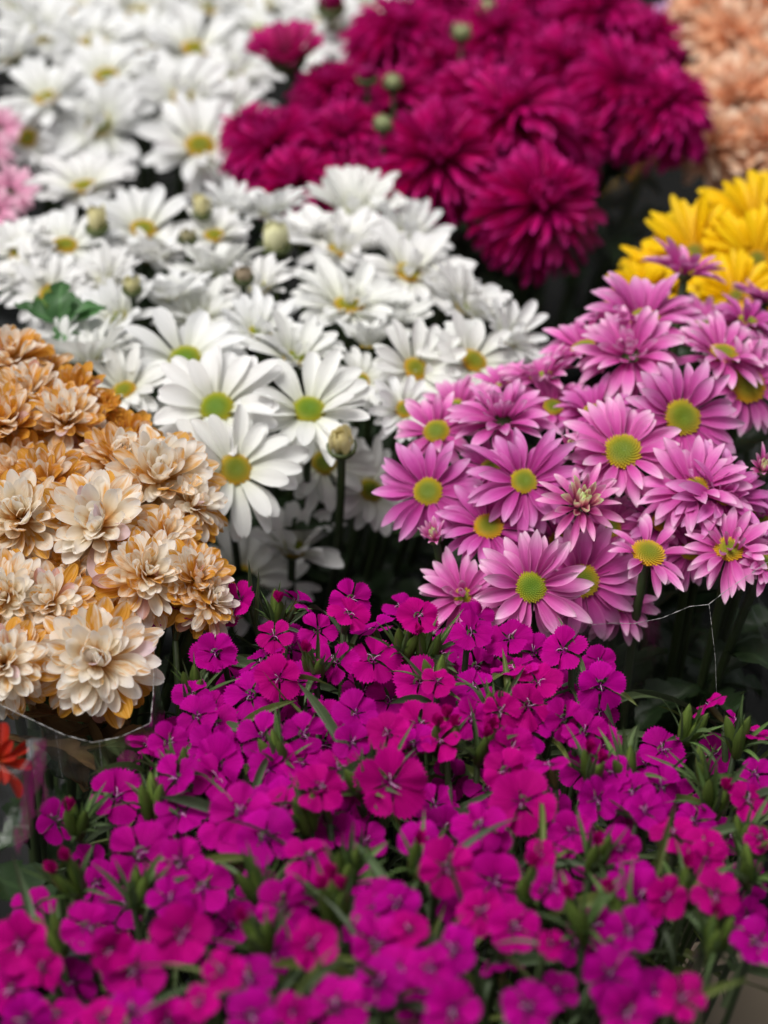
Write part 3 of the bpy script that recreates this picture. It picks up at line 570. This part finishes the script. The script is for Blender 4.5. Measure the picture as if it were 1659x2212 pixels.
# ---- dianthus
k_ = 1659 / 3000
DI = """942,2345,150,-.5,.55 1162,2357,150,.45,.7 1370,2342,185,0,.45 1361,2405,175,.1,.8,p 860,2441,190,0,.86 1071,2489,170,0,.6,p 1138,2538,180,.1,.5,d 1240,2465,150,0,.6 1463,2465,170,.1,.6 1566,2381,160,.1,.5,d 1632,2411,170,.1,.6,p
842,2550,170,-.1,.5 1023,2586,190,0,.6 981,2718,200,-.15,.55 1168,2670,200,.05,.62 1318,2592,170,-.3,.4 1457,2580,215,.1,.6 1734,2550,170,0,.5,d 1638,2670,205,.05,.45 1391,2791,190,.3,.62 1523,2742,180,.1,.3,d 836,2773,170,-.1,.6 854,2833,180,0,.7
1023,2881,215,.05,.4 854,2990,235,-.1,.35 1186,2869,180,.1,.6 1192,2773,170,0,.6,d 1270,2803,160,.1,.5 1174,2984,200,0,.5 1053,3008,190,-.2,.5 1246,3080,210,-.1,.4,p 1373,2905,170,0,.5 1324,3008,180,.1,.5 1517,2869,190,.1,.5,p 1638,2833,200,0,.5,p 1620,2911,190,.05,.3 1523,3056,285,.1,.2,p
945,3177,240,-.05,.25 1101,3134,220,0,.4 1360,3140,200,.1,.4,d 1708,2666,150,0,.6,p 1789,2779,160,.3,.3 1765,3044,180,.1,.2,d 1841,2478,190,-.1,.6 1857,2420,150,.1,.4,d 1990,2502,195,.05,.68 1723,2557,140,.1,.5,d 2084,2549,160,.1,.55,d 2201,2541,185,.2,.6 1857,2604,150,.1,.4,d 2013,2627,195,.05,.55 2100,2674,205,.1,.6,p
2343,2590,150,.1,.5,d 2346,2676,210,.1,.3 1849,2690,190,-.1,.66 1849,2808,185,0,.3 2201,2807,165,.15,.4 2068,2862,170,0,.5 2280,2862,170,.15,.45 1990,2933,190,0,.5 2350,2917,170,.2,.3 1974,3011,195,0,.5,p 2037,3137,255,0,.45,p 2147,2996,170,.1,.6 2280,3019,180,.2,.4,d 2327,3129,200,.1,.62 2585,2933,190,.1,.55 2523,2990,150,-.2,.4,d
2397,3019,140,-.3,.6 2578,3074,175,.1,.5 2476,3097,170,-.2,.5 2515,3176,180,0,.4 2773,2760,140,-.3,.8 2868,2823,110,.1,.4,d 2950,2875,140,.4,.75 2789,2948,160,.3,.1,d 2950,3027,140,.2,.5 2915,3129,180,.05,.55,p 2711,3215,180,.1,.5 2750,3309,190,.1,.4,p 2970,3275,130,.2,.5,p 2233,3254,180,0,.3 1872,3231,220,0,.4 2115,3340,130,0,.4,p 2413,3317,180,.1,.3
226,3208,185,-.45,.25 452,3118,215,0,.5 705,3181,205,.05,.3 515,3018,170,0,.5,d 696,3045,190,0,.5 850,3050,210,0,.5 895,3226,235,0,.35 1256,3110,200,.05,.5,p 1040,3271,225,0,.3 551,3334,265,-.1,.3 705,3371,225,0,.35 362,3362,180,-.2,.4,d 795,3470,255,.1,.3 660,3524,200,0,.4 343,3624,215,-.1,.3 533,3796,265,-.05,.25 714,3651,255,0,.3,p 90,3687,225,-.2,.25,p
127,3551,190,-.2,.8 54,3868,220,-.2,.4 290,3832,210,0,.3,d 497,3542,200,0,.4,d 1103,3542,235,-.1,.3 1220,3687,235,0,.15,p 1211,3353,225,.1,.4 1112,3163,200,0,.5 1356,3181,200,.1,.3,d 1474,3072,190,0,.5,d 1483,3542,225,.05,.2 1464,3687,210,.1,.4 1483,3841,205,0,.3   976,3832,235,0,.3  515,3949,215,0,.25
226,3967,200,-.1,.4 985,3967,210,0,.3 1139,3949,155,0,.2 1311,3931,235,.05,.25 380,3452,200,-.1,.3,d 398,3985,180,0,.3,p 650,3985,180,0,.3 1636,3289,205,-.05,.45 1889,3270,235,.05,.3 1744,3389,225,-.1,.2,p 1934,3443,235,0,.25 2106,3344,130,0,.2,p 2250,3262,170,.1,.4,d 2160,3470,175,0,.3 2296,3452,170,.1,.5,d 2006,3624,235,0,.35 2151,3687,115,0,.1,p 1780,3714,205,.05,.35
1554,3533,180,-.2,.2 1554,3796,235,-.1,.2 1681,3786,190,.1,.4 1771,3940,245,0,.25 2060,3940,235,0,.2 2377,3814,265,0,.25 2458,3651,205,.1,.3  2494,3506,240,.05,.3 2476,3440,210,.05,.4 2600,3506,180,.2,.5,p 2431,3316,170,0,.4 2657,3904,200,.2,.2,p 2793,3497,195,.15,.35,p 2757,3364,170,.2,.4,p 2910,3452,170,.3,.3,d 2955,3687,210,.15,.25
2919,3578,160,.1,.3,d 2440,3958,210,.1,.3 2549,3886,200,.2,.3,d 537,2446,185,-.2,.84 705,2404,185,.1,.84 838,2579,195,.05,.5 747,2723,180,-.05,.6 772,2800,180,.05,.4 579,2922,195,-.1,.6 657,2904,170,.2,.4 838,2928,205,.1,.3 964,2904,170,.1,.4,d 700,2880,170,0,.5,d 1420,2700,170,0,.5,d  1080,2800,170,0,.5,d 760,2990,190,0,.5,d 620,3240,200,-.1,.4,d
 1300,3250,190,0,.4,d  860,3580,210,0,.4,d          100,3980,190,-.1,.3    
    1930,2560,150,0,.5,d 2180,2690,160,.1,.5,d   1900,3080,180,0,.4,d  2420,3180,180,.1,.4,d  2350,3420,180,.1,.4,d   2660,3130,160,0,.5,d   
1420,3290,181,0.10,0.52,d 960,3380,194,0.11,0.30,d 1010,3480,175,-0.15,0.39,d 1180,3480,189,0.02,0.43,d 1600,3640,178,-0.04,0.27,p 1880,3560,175,0.10,0.23,p 1960,3780,173,-0.15,0.59,d 2180,3880,178,0.11,0.58,d 1640,3960,175,-0.08,0.58,d 430,3700,176,0.18,0.48,p 1390,3600,184,-0.19,0.37,d 1080,3720,181,-0.17,0.32,d 1260,2910,186,-0.17,0.34,d 1090,2650,195,0.08,0.27,p 1560,2570,176,-0.18,0.59,d 2060,2760,187,0.14,0.21,p 1720,2900,188,-0.05,0.54,p 2150,3150,167,0.08,0.45,d 2630,3260,172,0.10,0.57,p 1800,3560,187,0.00,0.56,d 1740,3240,194,-0.16,0.50,d 920,2660,183,-0.19,0.58,d 1380,3440,178,-0.06,0.44,d 2250,3700,186,-0.09,0.48,d 1700,3150,184,0.07,0.32,d 868,3796,174,0.09,0.32,p 786,3922,175,0.09,0.23,p 904,3624,167,-0.11,0.44,d 2314,3615,194,0.06,0.26,d 2860,3260,196,-0.07,0.28,d 2350,2780,191,-0.16,0.37,d 170,3780,168,0.14,0.32,p 1950,2780,175,0.19,0.38,p""".split()
nd = 0
for s in DI:
    q = s.split(','); vx, vy, dp, nx, ny = float(q[0]) * k_, float(q[1]) * k_, float(q[2]) * k_, float(q[3]), float(q[4]); fl = q[5] if len(q) > 5 else ''
    t = depth('dianthus', vx, vy) + (.038 if fl == 'd' else 0) + rnd.uniform(-.012, .010) - (.012 if fl == 'p' else 0)
    p = at(vx, vy, t); Rr = span(dp / 2, t) * rnd.uniform(.9, 1.08)
    th = Thing('dianthus_bloom', p, norm_at(nx, ny, .22))
    tint = {'p': (1.08, 1, .84), 'd': (.9, 1, .96), '': rnd.choice([(1, 1, 1), (.98, 1, 1.08), (1.08, 1, .95), (.93, 1, 1), (1.1, 2, 1.08)])}[fl]
    el = rnd.uniform(-.05, .3); a0 = rnd.uniform(0, 6)
    for i in range(5):
        l = Rr * rnd.uniform(.93, 1.06)
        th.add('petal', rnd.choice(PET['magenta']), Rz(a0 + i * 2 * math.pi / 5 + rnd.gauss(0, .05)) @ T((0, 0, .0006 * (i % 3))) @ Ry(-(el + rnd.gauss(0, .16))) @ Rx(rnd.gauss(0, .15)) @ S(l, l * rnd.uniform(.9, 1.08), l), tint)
    for i in range(rnd.choice((1, 2, 2))):
        st = Rr * rnd.uniform(.35, .6); th.add('style', rnd.choice(STYLE), Rz(rnd.uniform(0, 6)) @ S(st))
    cr = Rr * .20; cl = Rr * 1.15
    th.add('calyx', TUBE, S(cr, cr, cl), rnd.choice([(1, 1, 1), (1.2, .75, .8), (.8, .9, .8)]))
    for i in range(4):
        th.add('bract', rnd.choice(BRACT), Rz(i * 1.57 + rnd.uniform(-.3, .3)) @ T((cr * .8, 0, -cl * .95)) @ Ry(-rnd.uniform(.9, 1.4)) @ S(Rr * rnd.uniform(.7, 1.3), Rr * .17, Rr))
    f = foot_of('dianthus', p); a = p - th.n * cl; d = Vector(f); ln = (a - d).length
    pts = bez(a, a - (th.n * .35 + Vector((0, 0, .65))) * ln * .3, d + Vector((0, 0, ln * .4)), d, 8)
    so = th.world('stem', tube_mesh('stem', pts, .0014, M['stem'], 5))
    for i in range(rnd.choice((4, 5, 6))):
        q_ = pts[0].lerp(pts[2], rnd.uniform(0, 1)); ll = rnd.uniform(.022, .045)
        mk('leaf', rnd.choice(NLEAF), so, T(q_) @ Rz(rnd.uniform(0, 6.28)) @ Ry(-rnd.uniform(.2, 1.2)) @ S(ll, ll * rnd.uniform(.055, .095), ll), rnd.choice([(.9, .9, .9), (1.3, 1.4, 1.3), (1.8, 1.8, 1.5), (2.2, 2.0, 1.0)]))
    edge = ny > .75; look = ('edge-on ' if edge else '') + {'p': 'pinkish magenta', 'd': 'deep magenta', '': 'magenta'}[fl] + ' dianthus bloom'
    reg('dianthus', vx, vy, th, look); nd += 1
TU = [(1065, 2350, 0), (1740, 2840, 1), (2883, 2830, 0), (2719, 2970, 0), (2797, 3085, 0), (1951, 2730, 0), (1888, 2865, 1), (2444, 2965, 0), (2820, 3620, 0), (2259, 3540, 0), (2341, 3290, 0), (1365, 3355, 0), (1302, 3475, 1), (250, 3400, 1), (520, 3440, 0), (976, 3400, 0), (298, 3160, 0), (588, 3070, 0), (181, 3620, 0), (994, 3620, 0), (1400, 3010, 0), (2720, 2800, 0), (2880, 3240, 0), (1600, 2470, 0), (1180, 3110, 0), (2080, 3430, 0), (1500, 2960, 0), (1660, 3330, 0), (2700, 3430, 0), (760, 2640, 0), (680, 2960, 0), (1060, 2900, 0), (2940, 3350, 0), (1230, 2560, 0), (1680, 2480, 0), (2330, 2960, 1), (1700, 2600, 0), (2420, 3520, 0)]
for i, (sx, sy, pk) in enumerate(TU):
    vx, vy = sx * k_, sy * k_; t = depth('dianthus', vx, vy) - .014; p = at(vx, vy, t)
    th = Thing('dianthus_bud', p, norm_at(rnd.uniform(-.25, .25), .75, .05))
    for q in range(rnd.choice((2, 3))):
        az = q * 2.1 + rnd.uniform(-.4, .4); Mq = Rz(az) @ T((.0035, 0, -.004)) @ Ry(rnd.uniform(.05, .3)) @ S(.0026, .0026, .013)
        c = th.add('calyx', BUDTUBE, Mq, (1.3, 1.5, .9))
        if pk or q == 0 and rnd.random() < .3:
            for z in range(3): th.add('petal', PET['magenta'][z], Rz(az) @ T((.0035, 0, .0)) @ Rz(z * 2.1) @ Ry(-1.45) @ S(.008, .005, .008), (1.0, 1, .7))
    for q in range(rnd.choice((13, 15, 18))):
        ll = rnd.uniform(.014, .027)
        th.add('bract', rnd.choice(BRACT + BRACT + NLEAF[:3]), Rz(rnd.uniform(0, 6.28)) @ T((.002, 0, -.014)) @ Ry(-rnd.uniform(.85, 1.5)) @ S(ll, ll * rnd.uniform(.07, .13), ll), rnd.choice([(2.0, 2.4, 1.4), (1.7, 1.9, 1.4), (1.4, 1.5, 1.3)]))
    f = foot_of('dianthus', p); a = p - th.n * .016; d = Vector(f); ln = (a - d).length
    th.world('stem', tube_mesh('stem', bez(a, a - Vector((0, 0, ln * .3)), d + Vector((0, 0, ln * .4)), d, 8), .0014, M['stem'], 5))
    reg('dianthus_bud', vx, vy, th, 'green dianthus bud cluster' + (' with pink tip' if pk else ''))

# ---- cellophane sleeves
def resample(pts, n):
    P = [Vector(p) for p in pts]; L = [0]
    for a, b in zip(P, P[1:]): L.append(L[-1] + (b - a).length)
    out = []
    for i in range(n + 1):
        s = L[-1] * i / n; j = max(k for k in range(len(L)) if L[k] <= s + 1e-9); j = min(j, len(P) - 2)
        out.append(P[j].lerp(P[j + 1], (s - L[j]) / max(1e-9, L[j + 1] - L[j])))
    return out
def sleeve(label, rim, bot, crumple=.006, edges=True, freq=16, extra=(), mat='film'):
    rim = [at(*q) for q in rim]; bot = [at(*q) for q in bot]; n, m = 40, 26
    a = resample(rim, n); b = resample(bot, n); P = []; UV = []
    for j in range(m + 1):
        v = j / m
        for i in range(n + 1):
            p = a[i].lerp(b[i], v); k = crumple * (.15 + .85 * min(1, v * 3)) if j else 0
            q = Vector((p.x * freq, p.y * freq, p.z * freq * .45))
            d = noise.turbulence_vector(q, 3, True, amplitude_scale=.6, frequency_scale=2.1)
            P.append(tuple(p + d * k)); UV.append((i / n, v))
    o = mk('cellophane_sleeve', None, None, T(a[n // 2])); inv = T(a[n // 2]).inverted(); tag(o, label, 'plastic wrap', 'cellophane flower sleeves')
    mk('film', mesh('film', P, grid_faces(n, m), M[mat], UV), o, inv)
    if edges: mk('cut_edge', tube_mesh('cut_edge', resample(rim, 200), [.00022 * max(.1, .5 + 1.0 * noise.noise(Vector((i * .21, 0, 0)))) for i in range(201)], M['edge'], 5), o, inv)
    for e in extra: mk('fold_highlight', tube_mesh('fold_highlight', resample([at(*q) for q in e], 90), [.00015 * max(.05, .4 + 1.3 * noise.noise(Vector((i * .33, 3, 0)))) for i in range(91)], M['edge'], 5), o, inv)  # thin pale tubes draw the highlights along the film creases
sleeve('clear cellophane sleeve with bright cut edge hanging below the cream chrysanthemums',
       [(-60, 1500, .895), (10, 1527, .89), (80, 1560, .885), (140, 1588, .882), (200, 1604, .88), (260, 1592, .882), (325, 1562, .89), (331, 1500, .90), (333, 1420, .915)],
       [(-60, 1900, .93), (60, 1900, .93), (140, 1900, .93), (200, 1900, .93), (260, 1880, .94), (300, 1850, .95), (330, 1800, .97)], .009, mat='film_crumpled', extra=([(215, 1604, .88), (222, 1680, .89), (205, 1790, .91)], [(120, 1580, .883), (135, 1680, .9)]))
sleeve('clear cellophane sleeve with a sharp fold under the right side of the pink daisies',
       [(1250, 1352, 1.01), (1320, 1346, .99), (1370, 1347, .965), (1430, 1335, .95), (1490, 1310, .945), (1530, 1306, .945), (1570, 1275, .95), (1620, 1240, .955), (1680, 1200, .965)],
       [(1200, 1640, 1.0), (1320, 1660, .99), (1420, 1670, .98), (1540, 1680, .97), (1620, 1680, .98), (1700, 1680, 1.0)], .004, extra=([(1532, 1306, .944), (1545, 1420, .95), (1550, 1560, .96)],))
sleeve('crumpled grey cellophane at the left edge under the orange-red bloom',
       [(-40, 1640, .80), (20, 1668, .797), (45, 1665, .795), (62, 1640, .80), (60, 1600, .81)],
       [(-40, 1900, .80), (0, 1890, .80), (40, 1840, .81), (75, 1760, .82), (85, 1700, .83)], .009, freq=26, mat='film_crumpled')
sleeve('thin clear cellophane over the shaded lower white daisies beside the pink bunch',
       [(690, 1150, 1.06), (730, 1130, 1.05), (770, 1090, 1.05), (810, 1040, 1.06), (840, 960, 1.08)],
       [(690, 1420, 1.12), (720, 1430, 1.12), (760, 1430, 1.12), (800, 1420, 1.13), (850, 1380, 1.14)], .006, False)
sleeve('blurred cellophane sleeve in the dark gap right of the burgundy blooms',
       [(1180, 520, 1.30), (1250, 480, 1.30), (1330, 380, 1.32), (1420, 330, 1.34), (1500, 380, 1.36)],
       [(1150, 900, 1.38), (1250, 900, 1.38), (1330, 860, 1.38), (1420, 800, 1.40), (1500, 760, 1.42)], .012, False, 12)
sleeve('clear cellophane sleeve at the lower right corner around the magenta dianthus',
       [(2720 * k_, 3960 * k_, .70), (2690 * k_, 3800 * k_, .715), (2710 * k_, 3680 * k_, .73), (2800 * k_, 3705 * k_, .735), (2900 * k_, 3740 * k_, .735), (3040 * k_, 3800 * k_, .735)],
       [(2640 * k_, 4300 * k_, .78), (2700 * k_, 4300 * k_, .8), (2760 * k_, 4300 * k_, .8), (2840 * k_, 4300 * k_, .8), (2930 * k_, 4300 * k_, .8), (3080 * k_, 4250 * k_, .8)], .006, False, 22)

# ---- cardboard glimpsed through the film at the lower right
cb = mk('cardboard_sheet', None, None, T((.205, .71, .0)) @ Rz(.1)); tag(cb, 'beige cardboard glimpsed through cellophane at the lower right corner', 'cardboard')
def slab(name, x0, x1, y0, y1, z0, z1, mat, parent):
    P = [(x, y, z) for x in (x0, x1) for y in (y0, y1) for z in (z0, z1)]
    return mk(name, mesh(name, P, [(0, 1, 3, 2), (4, 6, 7, 5), (0, 4, 5, 1), (2, 3, 7, 6), (0, 2, 6, 4), (1, 5, 7, 3)], mat, None, False), parent)
slab('panel', -.06, .12, -.10, .07, .2, .203, M['card'], cb)
slab('support', -.055, .11, -.09, .06, .0, .1995, M['card'], cb)

# ------------------------------------------------------------------ labels: every bloom singled out by its row and place
ORD = 'first second third fourth fifth sixth seventh eighth ninth tenth eleventh twelfth thirteenth fourteenth fifteenth sixteenth seventeenth eighteenth nineteenth twentieth'.split()
NAMES = {'white': 'front white bunch', 'white_back': 'rear white bunch', 'pale': 'left edge', 'pink': 'pink bunch', 'burgundy': 'burgundy bunch', 'peach': 'peach bunch', 'yellow': 'yellow bunch', 'cream': 'wilting bunch', 'dianthus': 'dianthus bunch', 'dianthus_bud': 'dianthus bunch', 'red': 'left edge'}
CATS = {'dianthus_bud': 'flower bud'}
GRP = {'white': 'front bunch of white daisies', 'white_back': 'rear bunch of white daisies', 'pale': 'pale pink blooms at the left edge', 'pink': 'bunch of pink daisies', 'burgundy': 'burgundy chrysanthemums', 'peach': 'peach chrysanthemums', 'yellow': 'yellow chrysanthemums', 'cream': 'wilting cream chrysanthemums', 'dianthus': 'magenta dianthus blooms', 'dianthus_bud': 'dianthus bud clusters', 'red': None}
for b, L in REG.items():
    L.sort(key=lambda q: -q[1]); per = {'dianthus': 14, 'dianthus_bud': 7}.get(b, 7)
    rows = [L[i:i + per] for i in range(0, len(L), per)]
    for ri, row in enumerate(rows):
        row.sort(key=lambda q: q[0])
        for ci, (vx, vy, o, look, own) in enumerate(row):
            lab = own or f"{look}, {ORD[ci]} from left in {'front' if ri == 0 else ORD[ri]} row of {NAMES[b]}"
            tag(o, lab, CATS.get(b, 'flower'), GRP[b])
print('dianthus', nd, 'objects', len(bpy.data.objects))
